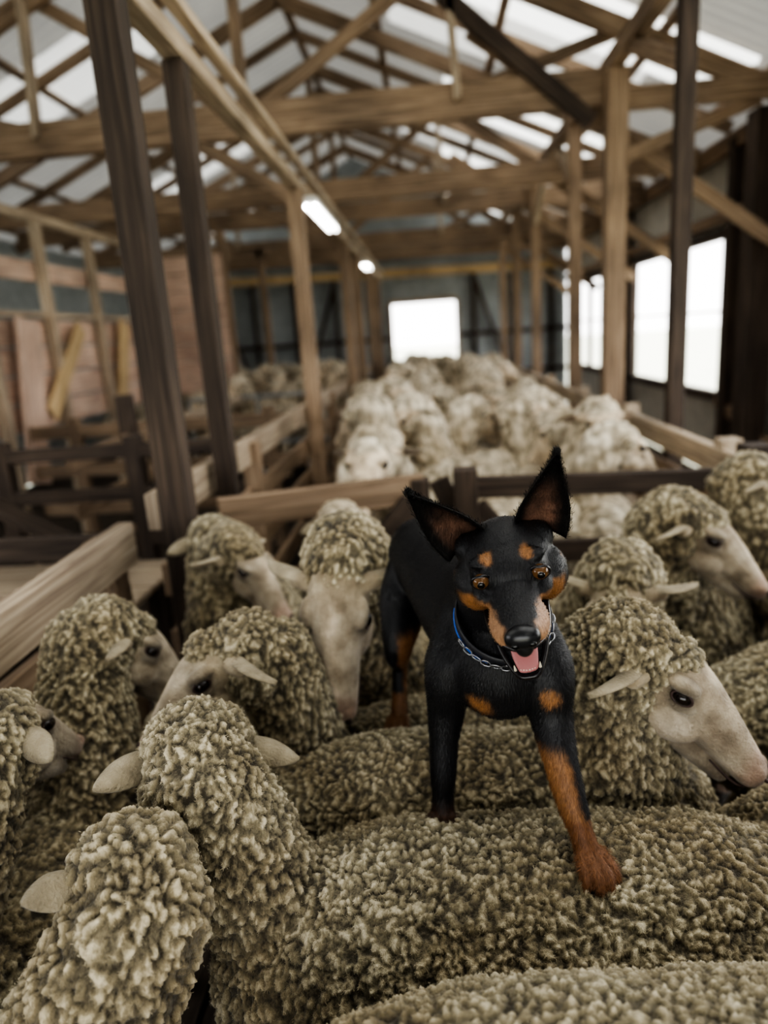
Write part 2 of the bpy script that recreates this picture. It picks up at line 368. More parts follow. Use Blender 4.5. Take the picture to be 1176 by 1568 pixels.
def fibres(ob,n,length,width,lift,dirfn,mat,attr,filt,name,jit=.0015,curl=.3,lenfn=None):
    me=ob.data; nv=len(me.vertices)
    P=np.empty(nv*3,np.float32); me.vertices.foreach_get('co',P); P=P.reshape(-1,3)
    Nn=np.empty(nv*3,np.float32); me.vertices.foreach_get('normal',Nn); Nn=Nn.reshape(-1,3)
    cand=np.nonzero(filt(P,Nn))[0]
    if len(cand)==0: return None
    idx=rng.choice(cand,n); p=P[idx]+rng.normal(0,jit,(n,3)); nn=Nn[idx]
    d=dirfn(p,nn); d=d-nn*(d*nn).sum(1,keepdims=True); d/=np.linalg.norm(d,axis=1,keepdims=True)+1e-9
    w=np.cross(nn,d); ln=(length*rng.uniform(.6,1.3,(n,1)))
    if lenfn is not None: ln=ln*lenfn(p)[:,None]
    hw=width/2
    base=p-nn*length*.1
    mid=base+d*ln*.5+nn*ln*(lift*.5+.12)
    tip=mid+d*ln*.5+nn*ln*(lift*.5-.12)+w*rng.normal(0,curl,(n,1))*ln
    pts=np.stack([base-w*hw,base+w*hw,mid-w*hw*.8,mid+w*hw*.8,tip],1).reshape(-1,3).astype(np.float32)
    b0=(np.arange(n)*5)[:,None]
    tri=np.concatenate([b0+np.array([[0,1,3]]),b0+np.array([[0,3,2]]),b0+np.array([[2,3,4]])],1).reshape(-1).astype(np.int32)
    m2=bpy.data.meshes.new(name); m2.vertices.add(n*5); m2.vertices.foreach_set('co',pts.ravel())
    m2.loops.add(len(tri)); m2.loops.foreach_set('vertex_index',tri)
    nf=len(tri)//3; m2.polygons.add(nf); m2.polygons.foreach_set('loop_start',np.arange(nf,dtype=np.int32)*3)
    m2.update(calc_edges=True); m2.polygons.foreach_set('use_smooth',np.ones(nf,bool))
    nm,typ=attr
    src=me.attributes[nm]
    if typ=='FLOAT':
        a=np.empty(nv,np.float32); src.data.foreach_get('value',a); va=np.repeat(a[idx],5)+np.tile([-.05,-.05,.03,.03,.08],n)
        q=m2.attributes.new(nm,'FLOAT','POINT'); q.data.foreach_set('value',va.astype(np.float32))
    else:
        a=np.empty(nv*4,np.float32); src.data.foreach_get('color',a); a=a.reshape(-1,4)[idx]; br=rng.uniform(.7,1.35,(n,1)); a[:,:3]*=br
        q=m2.color_attributes.new(nm,'FLOAT_COLOR','POINT'); q.data.foreach_set('color',np.repeat(a,5,axis=0).ravel().astype(np.float32))
    m2.materials.append(mat)
    o=bpy.data.objects.new(name,m2); link(o); return o
def wool_gn(name,scale,amp,lump,zs=.55):
    g=bpy.data.node_groups.new(name,'GeometryNodeTree')
    g.interface.new_socket('Geometry',in_out='INPUT',socket_type='NodeSocketGeometry'); g.interface.new_socket('Geometry',in_out='OUTPUT',socket_type='NodeSocketGeometry')
    n=g.nodes; L=g.links; gi=n.new('NodeGroupInput'); go=n.new('NodeGroupOutput')
    pos=n.new('GeometryNodeInputPosition'); nor=n.new('GeometryNodeInputNormal')
    def vm(op,a,b):
        x=n.new('ShaderNodeVectorMath'); x.operation=op
        for i,s in enumerate((a,b)):
            if s is None: continue
            tgt=x.inputs['Scale'] if (op=='SCALE' and i==1) else x.inputs[i]
            if hasattr(s,'links'): L.new(s,tgt)
            else: tgt.default_value=s
        return x.outputs[0]
    def mt(op,a,b=None,clamp=False):
        x=n.new('ShaderNodeMath'); x.operation=op; x.use_clamp=clamp
        for i,s in enumerate((a,b)):
            if s is None: continue
            if hasattr(s,'links'): L.new(s,x.inputs[i])
            else: x.inputs[i].default_value=s
        return x.outputs[0]
    def nz(sc,det,vec=None):
        w=n.new('ShaderNodeTexNoise'); w.inputs['Scale'].default_value=sc; w.inputs['Detail'].default_value=det
        if vec: L.new(vec,w.inputs['Vector'])
        return w
    w=nz(scale*.22,2); w2=nz(scale*.9,2)
    wv=vm('SCALE',vm('SUBTRACT',w.outputs['Color'],(.5,.5,.5)),3.4/scale)
    wv2=vm('SCALE',vm('SUBTRACT',w2.outputs['Color'],(.5,.5,.5)),1.0/scale)
    pz=vm('MULTIPLY',vm('ADD',vm('ADD',pos.outputs[0],wv),wv2),(1,1,zs))
    vo=n.new('ShaderNodeTexVoronoi'); vo.feature='SMOOTH_F1'; vo.inputs['Scale'].default_value=scale; vo.inputs['Smoothness'].default_value=.22; L.new(pz,vo.inputs['Vector'])
    vo2=n.new('ShaderNodeTexVoronoi'); vo2.feature='F1'; vo2.inputs['Scale'].default_value=scale*.36; L.new(pz,vo2.inputs['Vector'])
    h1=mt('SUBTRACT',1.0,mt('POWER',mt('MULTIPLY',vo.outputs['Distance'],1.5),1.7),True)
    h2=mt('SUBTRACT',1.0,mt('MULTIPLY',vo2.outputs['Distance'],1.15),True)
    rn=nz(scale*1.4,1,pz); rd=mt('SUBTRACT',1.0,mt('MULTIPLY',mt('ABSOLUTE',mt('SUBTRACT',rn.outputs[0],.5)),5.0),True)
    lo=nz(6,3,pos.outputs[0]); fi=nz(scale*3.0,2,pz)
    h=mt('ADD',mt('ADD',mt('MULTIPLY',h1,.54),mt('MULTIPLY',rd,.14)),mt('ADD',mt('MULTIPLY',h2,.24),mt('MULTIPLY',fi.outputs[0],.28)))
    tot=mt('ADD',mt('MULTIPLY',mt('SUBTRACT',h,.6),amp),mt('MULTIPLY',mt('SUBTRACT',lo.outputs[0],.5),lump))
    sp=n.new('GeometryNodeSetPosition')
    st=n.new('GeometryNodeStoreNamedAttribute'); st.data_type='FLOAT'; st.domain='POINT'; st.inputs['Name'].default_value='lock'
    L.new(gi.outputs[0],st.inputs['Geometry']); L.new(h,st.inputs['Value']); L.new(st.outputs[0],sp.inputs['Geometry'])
    L.new(vm('SCALE',nor.outputs[0],tot),sp.inputs['Offset']); L.new(sp.outputs[0],go.inputs[0])
    return g
GN_near=wool_gn('wool_near',98,.0165,.024)
GN_coarse=wool_gn('wool_coarse',76,.020,.026,.58)
GN_mid=wool_gn('wool_mid',74,.018,.025)
GN_far=wool_gn('wool_far',26,.03,.05)
def wool_mat(name,dark,mid,light):
    m,nt,b=newmat(name); L=nt.links
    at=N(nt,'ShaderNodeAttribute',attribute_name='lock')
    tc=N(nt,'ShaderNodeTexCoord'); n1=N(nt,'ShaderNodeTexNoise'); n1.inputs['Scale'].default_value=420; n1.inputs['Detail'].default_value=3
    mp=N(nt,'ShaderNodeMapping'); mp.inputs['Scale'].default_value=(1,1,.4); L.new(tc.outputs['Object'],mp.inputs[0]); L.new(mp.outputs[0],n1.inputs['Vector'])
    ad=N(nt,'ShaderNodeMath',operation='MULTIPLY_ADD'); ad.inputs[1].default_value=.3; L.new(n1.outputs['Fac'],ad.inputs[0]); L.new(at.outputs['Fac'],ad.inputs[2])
    rp=ramp(nt,[(.40,dark),(.78,mid),(1.0,light)]); L.new(ad.outputs[0],rp.inputs[0])  # crevices between locks darkened: grime plus occlusion-like shade put into the colour
    n2=N(nt,'ShaderNodeTexNoise'); n2.inputs['Scale'].default_value=5; n2.inputs['Detail'].default_value=4; L.new(tc.outputs['Object'],n2.inputs['Vector'])
    r2=ramp(nt,[(.35,(.76,.70,.60)),(.65,(1.1,1.1,1.08))]); L.new(n2.outputs['Fac'],r2.inputs[0])
    mx=N(nt,'ShaderNodeMixRGB',blend_type='MULTIPLY'); mx.inputs[0].default_value=1; L.new(rp.outputs[0],mx.inputs[1]); L.new(r2.outputs[0],mx.inputs[2])
    L.new(mx.outputs[0],b.inputs['Base Color']); b.inputs['Roughness'].default_value=.8
    b.inputs['Sheen Weight'].default_value=.15; b.inputs['Sheen Roughness'].default_value=.5
    bp=N(nt,'ShaderNodeBump'); bp.inputs['Strength'].default_value=.9; bp.inputs['Distance'].default_value=.003; L.new(n1.outputs['Fac'],bp.inputs['Height']); L.new(bp.outputs[0],b.inputs['Normal'])
    return m
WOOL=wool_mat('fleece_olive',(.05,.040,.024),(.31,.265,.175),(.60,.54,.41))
WOOL_F=wool_mat('fleece_cream_lit',(.26,.22,.16),(.68,.61,.49),(.86,.80,.69))  # brighter fleece copy; window light on the far sheep is put into the colour
def skin_mat(name,c1,c2,c3,attr=None):
    m,nt,b=newmat(name); L=nt.links
    tc=N(nt,'ShaderNodeTexCoord'); n1=N(nt,'ShaderNodeTexNoise'); n1.inputs['Scale'].default_value=22; n1.inputs['Detail'].default_value=6; L.new(tc.outputs['Object'],n1.inputs['Vector'])
    rp=ramp(nt,[(.3,c1),(.5,c2),(.7,c3)]); L.new(n1.outputs['Fac'],rp.inputs[0]); src=rp.outputs[0]
    if attr:
        at=N(nt,'ShaderNodeAttribute',attribute_name=attr); mx=N(nt,'ShaderNodeMixRGB',blend_type='MULTIPLY'); mx.inputs[0].default_value=1
        L.new(src,mx.inputs[1]); L.new(at.outputs['Color'],mx.inputs[2]); src=mx.outputs[0]
    L.new(src,b.inputs['Base Color']); b.inputs['Roughness'].default_value=.8; b.inputs['Sheen Weight'].default_value=.2
    n2=N(nt,'ShaderNodeTexNoise'); n2.inputs['Scale'].default_value=220; n2.inputs['Detail'].default_value=4; L.new(tc.outputs['Object'],n2.inputs['Vector'])
    bp=N(nt,'ShaderNodeBump'); bp.inputs['Strength'].default_value=.9; bp.inputs['Distance'].default_value=.004; L.new(n2.outputs['Fac'],bp.inputs['Height']); L.new(bp.outputs[0],b.inputs['Normal'])
    return m
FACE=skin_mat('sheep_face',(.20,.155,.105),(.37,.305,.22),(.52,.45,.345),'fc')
EARO=skin_mat('sheep_ear',(.20,.165,.11),(.31,.26,.175),(.42,.36,.255))
EARIN=skin_mat('ear_inner',(.24,.17,.12),(.33,.25,.18),(.40,.32,.235))
EYE=plain('eye_dark',(.015,.01,.008),.08)
NOSE=plain('nostril_dark',(.06,.035,.03),.5)
HOOF=plain('hoof',(.05,.04,.035),.5)
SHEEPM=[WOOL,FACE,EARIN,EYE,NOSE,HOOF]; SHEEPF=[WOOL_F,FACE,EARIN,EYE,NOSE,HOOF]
def sm(a,b,x): 
    t=max(0,min(1,(x-a)/(b-a))); return t*t*(3-2*t)

def ear_into(bm,base,tip,nrm,w,cup,kind,mo,mi_,thick=.004,bend=0,lay=None):
    base=V(base);tip=V(tip); d=tip-base; Ln=d.length; d.normalize()
    nrm=V(nrm); nrm=(nrm-d*nrm.dot(d)).normalized(); sd=d.cross(nrm).normalized()
    ns,ntt=20,16; front=[];back=[]
    for i in range(ns+1):
        s=i/ns
        if kind=='dog': wd=w*(1-s)**.72*(1+.25*math.sin(math.pi*min(1,s*1.15))); 
        else: wd=w*max(0,math.sin(math.pi*(.16+.84*s)))**.65*(1.0 if s<.5 else 1-.25*(s-.5))
        wd=max(wd,.0012)
        c=base+d*(Ln*s)-nrm*(bend*Ln*s*s)
        cu=cup*(1-s*.75)
        fr=[];bk=[]
        for j in range(ntt+1):
            t=-1+2*j/ntt
            p_=c+sd*(wd*t)-nrm*(cu*(1-t*t))
            th=thick*(1-.6*abs(t)**3)
            a=bm.verts.new(p_); b=bm.verts.new(p_-nrm*th); fr.append(a); bk.append(b)
            if lay:
                k=(1-sm(.35,.8,abs(t)))*(1-sm(.25,.75,s))*(.6+.6*noise.noise(p_*70))
                k=max(0,min(1,k*1.1))
                a[lay]=(.012+.20*k,.011+.105*k,.011+.07*k,1); b[lay]=(.011,.011,.012,1)
        front.append(fr);back.append(bk)
    for i in range(ns):
        for j in range(ntt):
            a=bm.faces.new((front[i][j],front[i+1][j],front[i+1][j+1],front[i][j+1])); a.material_index=mi_ if 0<j<ntt-1 else mo; a.smooth=True
            b=bm.faces.new((back[i][j],back[i][j+1],back[i+1][j+1],back[i+1][j])); b.material_index=mo; b.smooth=True
        for j in (0,ntt):
            a=bm.faces.new((front[i][j],back[i][j],back[i+1][j],front[i+1][j])); a.material_index=mo; a.smooth=True
    for r_ in (0,ns):
        for j in range(ntt):
            a=bm.faces.new((front[r_][j],front[r_][j+1],back[r_][j+1],back[r_][j])); a.material_index=mo

def make_sheep(name,body,head,fwd,roll=0,vs=.006,gn=None,mats=SHEEPM,blen=1.0,fat=1.0,hs=1.0,ears=0,ndrop=.01,nk=1.0,wc=1.0,fuzz=0,fh=1.0):
    bx,by,yaw,crest=body; yr=math.radians(yaw); hd=V((math.cos(yr),math.sin(yr),0)); sd=V((-hd.y,hd.x,0))
    zc=crest-.235*fat
    def B(a,s,z): return V((bx,by,0))+hd*(a*blen)+sd*s+V((0,0,z))
    x,fw,u=frame_from(fwd,roll=math.radians(roll)); H=V(head)
    def L(a,b,c): return H+x*(a*hs)+fw*(b*hs)+u*(c*hs)
    bm=bmesh.new()
    tube(bm,[(B(-.46,0,zc+.0),.15*fat,.17*fat),(B(-.28,0,zc+.01),.205*fat,.22*fat),(B(0,0,zc-.005),.225*fat,.235*fat),(B(.2,0,zc+.0),.20*fat,.228*fat),(B(.32,0,zc+.0),.155*fat,.20*fat)],seg=24)
    sh=B(.25,0,zc+.05)
    mid=(sh+L(0,-.07,-.05))/2+V((0,0,-ndrop))
    tube(bm,[(sh,.155*fat,.165*fat),(mid,.118*nk,.13*nk),(L(0,-.06,-.035),.083*hs*min(1,nk+.1),.088*hs)],seg=20)
    ellip(bm,L(0,-.035,.012),(.080*hs*wc,.088*hs*wc,.072*hs*wc),(x,fw,u))
    ellip(bm,L(0,.025*fh,.042),(.044*hs*wc*fh,.04*hs*fh,.032*hs*fh),(x,fw,u))
    for s in(-1,1): ellip(bm,L(s*.042,-.01,-.04),(.04*hs,.045*hs,.05*hs),(x,fw,u))
    legs=[]
    for a in(-.36,.24):
        for s in(-.11,.11):
            if a<0: pl=[(B(a,s,zc-.05),.10),(B(a+.03,s,zc-.2),.075),(B(a-.05,s,.26),.05)]
            else: pl=[(B(a,s,zc-.05),.09),(B(a-.01,s,zc-.18),.07),(B(a+.01,s,.26),.048)]
            tube(bm,pl); legs.append((pl[-1][0],a,s))
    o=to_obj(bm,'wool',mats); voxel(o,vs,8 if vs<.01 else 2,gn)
    extra=[]
    if fuzz:
        at=np.empty(len(o.data.vertices),np.float32); o.data.attributes['lock'].data.foreach_get('value',at)
        fz=fibres(o,int(fuzz*.7),.0042,.0007,.28,lambda p,n: rng.normal(0,1,p.shape)+np.array([0,0,-.6]),mats[0],('lock','FLOAT'),
                  lambda P,Nn:(P[:,2]>.45)&(Nn[:,2]>-.3)&(Nn[:,1]<.55)&(at>.5),'fibres',curl=.5)
        if fz: extra.append(fz)
    bm=bmesh.new()
    tube(bm,[(L(0,-.04,-.0),.055*hs,.058*hs),(L(0,.045,.0),.052*hs,.054*hs),(L(0,.10,-.018),.039*hs,.045*hs),(L(0,.155,-.042),.033*hs,.034*hs),(L(0,.195,-.060),.029*hs,.025*hs)],up=u)
    tube(bm,[(L(0,.0,-.05),.04*hs,.035*hs),(L(0,.08,-.07),.027*hs,.027*hs),(L(0,.165,-.090),.020*hs,.015*hs)],up=u)
    for s in(-1,1):
        ellip(bm,L(s*.045,.050,.026),(.015*hs,.028*hs,.012*hs),(x,fw,u))
        ellip(bm,L(s*.043,.062,-.004),(.013*hs,.022*hs,.012*hs),(x,fw,u))
        ellip(bm,L(s*.017,.203,-.052),(.012*hs,.012*hs,.014*hs),(x,fw,u))
        ellip(bm,L(s*.028,.06,-.045),(.024*hs,.05*hs,.032*hs),(x,fw,u))
        tube(bm,[(L(s*.05,-.005,.012),.018*hs),(L(s*.075,-.012,.006),.014*hs)])
    for pl,a,s in legs:
        k=-.03 if a<0 else 0
        tube(bm,[(pl,.034),(pl+hd*k*.5+V((0,0,-.13)),.022),(pl+hd*.0+V((0,0,-.22)),.024)])
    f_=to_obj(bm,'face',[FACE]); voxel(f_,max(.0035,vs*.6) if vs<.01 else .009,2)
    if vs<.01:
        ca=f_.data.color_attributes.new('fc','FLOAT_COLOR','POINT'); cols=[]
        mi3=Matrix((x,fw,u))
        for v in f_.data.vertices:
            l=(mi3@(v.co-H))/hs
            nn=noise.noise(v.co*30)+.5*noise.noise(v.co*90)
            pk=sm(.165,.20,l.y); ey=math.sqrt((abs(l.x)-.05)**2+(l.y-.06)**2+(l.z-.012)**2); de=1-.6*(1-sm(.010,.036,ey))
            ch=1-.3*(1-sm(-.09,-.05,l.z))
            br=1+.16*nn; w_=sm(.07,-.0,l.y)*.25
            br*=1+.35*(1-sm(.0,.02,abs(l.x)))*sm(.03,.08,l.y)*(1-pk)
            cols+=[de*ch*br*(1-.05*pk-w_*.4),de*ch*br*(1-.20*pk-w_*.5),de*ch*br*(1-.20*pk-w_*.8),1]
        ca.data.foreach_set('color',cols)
        if fuzz:
            fz=fibres(f_,9000,.005,.0006,.12,lambda p,n: np.tile(np.array([-fw.x,-fw.y,-fw.z-.2]),(len(p),1))+rng.normal(0,.35,p.shape),FACE,('fc','COLOR'),lambda P,Nn:(P[:,2]>.5),'face_hair',curl=.1)
            if fz: extra.append(fz)
    else:
        ca=f_.data.color_attributes.new('fc','FLOAT_COLOR','POINT'); ca.data.foreach_set('color',[1.8]*(4*len(f_.data.vertices)))
    bm=bmesh.new()
    for s in(-1,1):
        ear_into(bm,L(s*.060,-.01,.010),L(s*.140,-.040,-.028+ears),-u*.5+fw*.9,.0245*hs,.012,'sheep',0,1,thick=.007,bend=.12)
    e_=to_obj(bm,'ears',[EARO,EARIN])
    bm=bmesh.new()
    for s in(-1,1):
        ellip(bm,L(s*.0505,.058,.011),(.0112*hs,.0140*hs,.0108*hs),(x,fw,u),14)
    y_=to_obj(bm,'eyes',[EYE])
    bm=bmesh.new()
    for s in(-1,1):
        ellip(bm,L(s*.016,.2165,-.052),(.007*hs,.006*hs,.004*hs),(x+u*.6*s,fw,u),12)
        tube(bm,[(L(s*.004,.212,-.079),.002),(L(s*.024,.185,-.080),.0025),(L(s*.030,.14,-.066),.002)],seg=8)
        ring=[(L(s*.0540,.058+.0155*math.cos(a*math.pi/8),.011+.0100*math.sin(a*math.pi/8)),.0020*hs) for a in range(17)]
        tube(bm,ring,seg=6,sub=1)
    n_=to_obj(bm,'nostrils',[NOSE])
    bm=bmesh.new()
    for pl,a,s in legs:
        c=pl+V((0,0,-.235))+hd*.01
        tube(bm,[(c+V((0,0,.015)),.026),(c+V((0,0,-.0)),.03)],seg=12)
    h_=to_obj(bm,'hooves',[HOOF])
    for o2 in (y_,n_,h_): o2.data.polygons.foreach_set('use_smooth',[True]*len(o2.data.polygons))
    return join([o,f_,e_,y_,n_,h_]+extra,name)
NV=.0027
S=[
 dict(body=(.10,.90,180,.812),head=(-.40,.96,.925),fwd=(-.45,.75,-.5),roll=10,vs=NV,gn=GN_near,hs=1.1,ndrop=.11,nk=.80,blen=1.05,fat=1.03,fuzz=110000),   # A
 dict(body=(.30,.545,2,.880),head=(1.10,.57,1.0),fwd=(.9,.2,-.3),vs=NV,gn=GN_near,fat=.9,fuzz=80000),             # N
 dict(body=(-.62,.30,100,.72),head=(-.445,.77,.875),fwd=(-.68,.62,-.4),roll=14,vs=NV,gn=GN_coarse,fat=.95,hs=1.0,ndrop=.05,nk=.92,ears=.035,fuzz=60000),       # B
 dict(body=(-.72,.22,60,.83),head=(-.82,.62,.93),fwd=(-.6,.6,-.3),vs=.0035,gn=GN_coarse,blen=.75,fat=.8,hs=.95,ndrop=.04,fuzz=30000),            # P
 dict(body=(-1.0,.52,70,.76),head=(-.745,.99,.955),fwd=(.1,.95,-.35),vs=.0036,gn=GN_near,blen=.9,fat=.9,hs=1.0,ndrop=.05,fuzz=40000),        # C
 dict(body=(-.80,.96,75,.72),head=(-.70,1.37,.955),fwd=(.6,.45,-.6),vs=.004,gn=GN_near,blen=.85,fat=.85,ndrop=.04,nk=.95,fuzz=30000),      # D
 dict(body=(.03,1.46,196,.745),head=(-.41,1.22,.970),fwd=(-.80,-.34,-.40),vs=.0036,gn=GN_near,blen=.85,fat=.85,hs=1.08,ndrop=.17,nk=.62,wc=.82,fuzz=50000),    # E
 dict(body=(-.12,1.96,264,.76),head=(-.215,1.42,1.035),fwd=(-.06,-.52,-.78),roll=0,vs=.0036,gn=GN_mid,blen=.9,fat=.85,hs=1.28,ndrop=.06,nk=.9,wc=.78,fh=.6,fuzz=30000),  # F
 dict(body=(.10,1.17,0,.812),head=(.355,1.13,.972),fwd=(.75,-.38,-.42),vs=NV,gn=GN_near,blen=.86,fat=.88,hs=1.12,nk=1.1,fuzz=100000),         # I/H
 dict(body=(-.45,2.2,255,.78),head=(-.56,1.88,.965),fwd=(.7,-.45,-.5),vs=.008,gn=GN_mid,blen=.8,fat=.82),        # G1
 dict(body=(-.62,1.7,95,.74),head=(-.69,2.04,.975),fwd=(-.3,.9,-.2),vs=.008,gn=GN_mid,blen=.8,fat=.8),          # G2
 dict(body=(.85,2.25,250,.80),head=(.70,1.9,.985),fwd=(.8,-.4,-.42),vs=.006,gn=GN_mid,blen=.8,fat=.9,hs=1.15),          # J
 dict(body=(1.15,2.15,265,.82),head=(.98,2.1,1.05),fwd=(.85,-.3,-.42),vs=.008,gn=GN_mid,blen=.75,fat=.9),        # J2
 dict(body=(.32,2.02,282,.75),head=(.42,1.56,.925),fwd=(-.25,-.65,-.7),vs=.005,gn=GN_mid,blen=.8,fat=.82,hs=1.2,wc=.8,fh=.7),         # K
 dict(body=(1.12,1.5,0,.84),head=(1.6,1.4,1.0),fwd=(.8,-.4,-.3),vs=.0045,gn=GN_near,blen=.9,fat=.95,fuzz=30000),           # L
 dict(body=(.92,1.05,3,.79),head=(1.5,.95,.95),fwd=(.8,-.4,-.3),vs=.0036,gn=GN_near,blen=.9,fat=.9,fuzz=30000),            # M
 dict(body=(.02,2.25,192,.78),head=(-.34,2.33,.93),fwd=(-.3,.9,-.3),vs=.009,gn=GN_mid,blen=.75,fat=.8,mats=SHEEPF),          # S
]
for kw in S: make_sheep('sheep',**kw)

fl=empty('sheep_flock')
vars_=[]
for k,(hp,fw_) in enumerate((((.46,.0,1.0),(1,.0,-.5)),((.42,.14,1.04),(.7,.6,-.4)),((.45,-.12,.88),(.8,-.4,-.8)),((.40,.05,1.06),(.2,-.9,-.3)))):
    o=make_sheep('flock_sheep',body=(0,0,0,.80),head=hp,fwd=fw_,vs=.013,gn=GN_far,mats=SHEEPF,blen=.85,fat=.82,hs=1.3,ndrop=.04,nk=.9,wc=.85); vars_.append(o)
pts=[]
def scatter(x0,x1,y0,y1,n,md):
    tries=0;c=0
    while c<n and tries<9000:
        tries+=1
        x=random.uniform(x0,x1);y=random.uniform(y0,y1)
        if all((x-a)**2+(y-b)**2>md*md for a,b in pts): pts.append((x,y)); c+=1
scatter(-.42,.86,3.05,12.6,110,.36)
scatter(-4.2,-1.35,9.2,13.0,36,.46)
scatter(-2.3,-1.35,7.9,9.2,5,.5)
for i,(x,y) in enumerate(pts):
    src=vars_[i%4]
    o=src if i<4 else bpy.data.objects.new('flock_sheep',src.data)
    if i>=4: link(o)
    a=random.uniform(-3.1,3.1)
    if x>-1 and (x<-.2 or x>.55): a=random.choice((1.57,-1.57))+random.uniform(-.35,.35)
    o.parent=fl; o.location=(x,y,0); o.rotation_euler=(0,0,a); s=random.uniform(.93,1.10); o.scale=(s,s,s)

# ---------------------------------------------------------------- dog
HS=1.05
HC=V((.098,.955,1.240)); hf=V((.00,-.95,-.27)).normalized()
hu=V((-.16,-.3,.95)); hu=(hu-hf*hu.dot(hf)).normalized(); hx=hu.cross(hf)
if hx.x<0: hx=-hx
def D(a,b,c): return HC+hx*(a*HS)+hf*(b*HS)+hu*(c*HS)
def er(*r): return tuple(q*HS for q in r)
AX=(hx,hf,hu)
bm=bmesh.new()
tube(bm,[(V((.085,1.0,1.055)),.078,.090),(V((.075,1.09,1.075)),.092,.110),(V((.035,1.2,1.09)),.084,.090),(V((-.005,1.3,1.11)),.072,.072),(V((-.03,1.38,1.115)),.071,.076)],seg=24)
ellip(bm,V((.090,.975,1.05)),(.070,.047,.076))
tube(bm,[(V((.08,1.08,1.10)),.090,.097),(V((.090,1.015,1.145)),.068,.073),(D(0,-.015,-.012),.058,.060)],seg=24)
tube(bm,[(V((.035,1.06,1.12)),.03,.04),(V((.016,1.01,1.05)),.044,.053),(V((.004,1.02,.975)),.032,.037),(V((-.004,1.012,.915)),.0235,.026),(V((-.008,1.004,.862)),.0215,.023),(V((-.010,1.000,.82)),.0170,.018),(V((-.012,.995,.79)),.019,.019)])
tube(bm,[(V((.135,1.06,1.12)),.03,.04),(V((.154,.985,1.05)),.044,.053),(V((.160,.968,.985)),.033,.037),(V((.168,.93,.925)),.0255,.027),(V((.178,.905,.878)),.0225,.023),(V((.188,.885,.84)),.0170,.018),(V((.195,.872,.815)),.018,.018)])
def paw(c,d,s=1.0):
    d=V(d).normalized(); sx=d.cross(V((0,0,1))).normalized()
    ellip(bm,c,(.023*s,.024*s,.014*s),(sx,d,V((0,0,1))))
    for k,(a,b) in enumerate(((-.018,.016),(-.0065,.026),(.0065,.026),(.018,.016))):
        tube(bm,[(c+sx*a*.8*s+d*(b-.022)*s+V((0,0,.007*s)),.0080*s),(c+sx*a*1.1*s+d*b*s+V((0,0,.003)),.0080*s),(c+sx*a*1.2*s+d*(b+.012)*s+V((0,0,-.007*s)),.0058*s)],seg=10)
paw(V((-.013,.985,.782)),(-.05,-1,0),1.0); paw(V((.20,.860,.808)),(.25,-1,-.15),1.05)
for s_,dx in((-1,0),(1,.11)):
    tube(bm,[(V((-.04+dx*.8,1.385,1.12)),.04,.06),(V((-.072+dx,1.34,1.03)),.042,.064),(V((-.085+dx,1.29,.955)),.028,.038),(V((-.09+dx,1.34,.90)),.018,.023),(V((-.092+dx,1.375,.865)),.015,.018),(V((-.095+dx,1.36,.82)),.015,.016),(V((-.097+dx,1.335,.775)),.017,.017)])
    paw(V((-.10+dx,1.318,.763)),(-.1,-1,0),.95)
tube(bm,[(V((-.035,1.43,1.12)),.026),(V((-.03,1.52,1.05)),.024),(V((-.02,1.56,.95)),.024),(V((-.01,1.57,.87)),.012)])
# head
ellip(bm,D(0,-.005,0),er(.062,.066,.049),AX)
ellip(bm,D(0,.036,.006),er(.051,.044,.034),AX)
for s in(-1,1):
    ellip(bm,D(s*.043,.010,-.024),er(.035,.045,.037),AX)
    ellip(bm,D(s*.031,.044,.030),er(.019,.014,.007),AX)
    ellip(bm,D(s*.044,-.016,.014),er(.024,.026,.022),AX)
    ellip(bm,D(s*.019,.105,-.026),er(.019,.040,.019),AX)
    ellip(bm,D(s*.036,.055,-.010),er(.016,.026,.014),AX)
tube(bm,[(D(0,.045,-.006),.042,.033),(D(0,.085,-.011),.033,.026),(D(0,.125,-.011),.0275,.021),(D(0,.148,-.012),.023,.018)],up=hu)
tube(bm,[(D(0,.005,-.045),.041,.030),(D(0,.055,-.072),.030,.014),(D(0,.090,-.094),.0255,.0095),(D(0,.112,-.106),.0185,.008)],up=hu)
BLK=(.010,.010,.012); TAN=(.25,.12,.048); PALE=(.46,.30,.20)
dog=to_obj(bm,'dog_coat',[]); voxel(dog,.003,4)
vg=dog.vertex_groups.new(name='body')
for v in dog.data.vertices:
    dh=(v.co-HC).length
    w_=sm(.93,.985,v.co.z)*sm(.085,.12,dh)
    if w_>0: vg.add([v.index],w_,'REPLACE')
s_=dog.modifiers.new('s2','SMOOTH'); s_.iterations=40; s_.factor=.5; s_.vertex_group='body'
bake(dog)
me=dog.data
ca=me.color_attributes.new('coat','FLOAT_COLOR','POINT')
Minv=Matrix(AX)
cols=[]
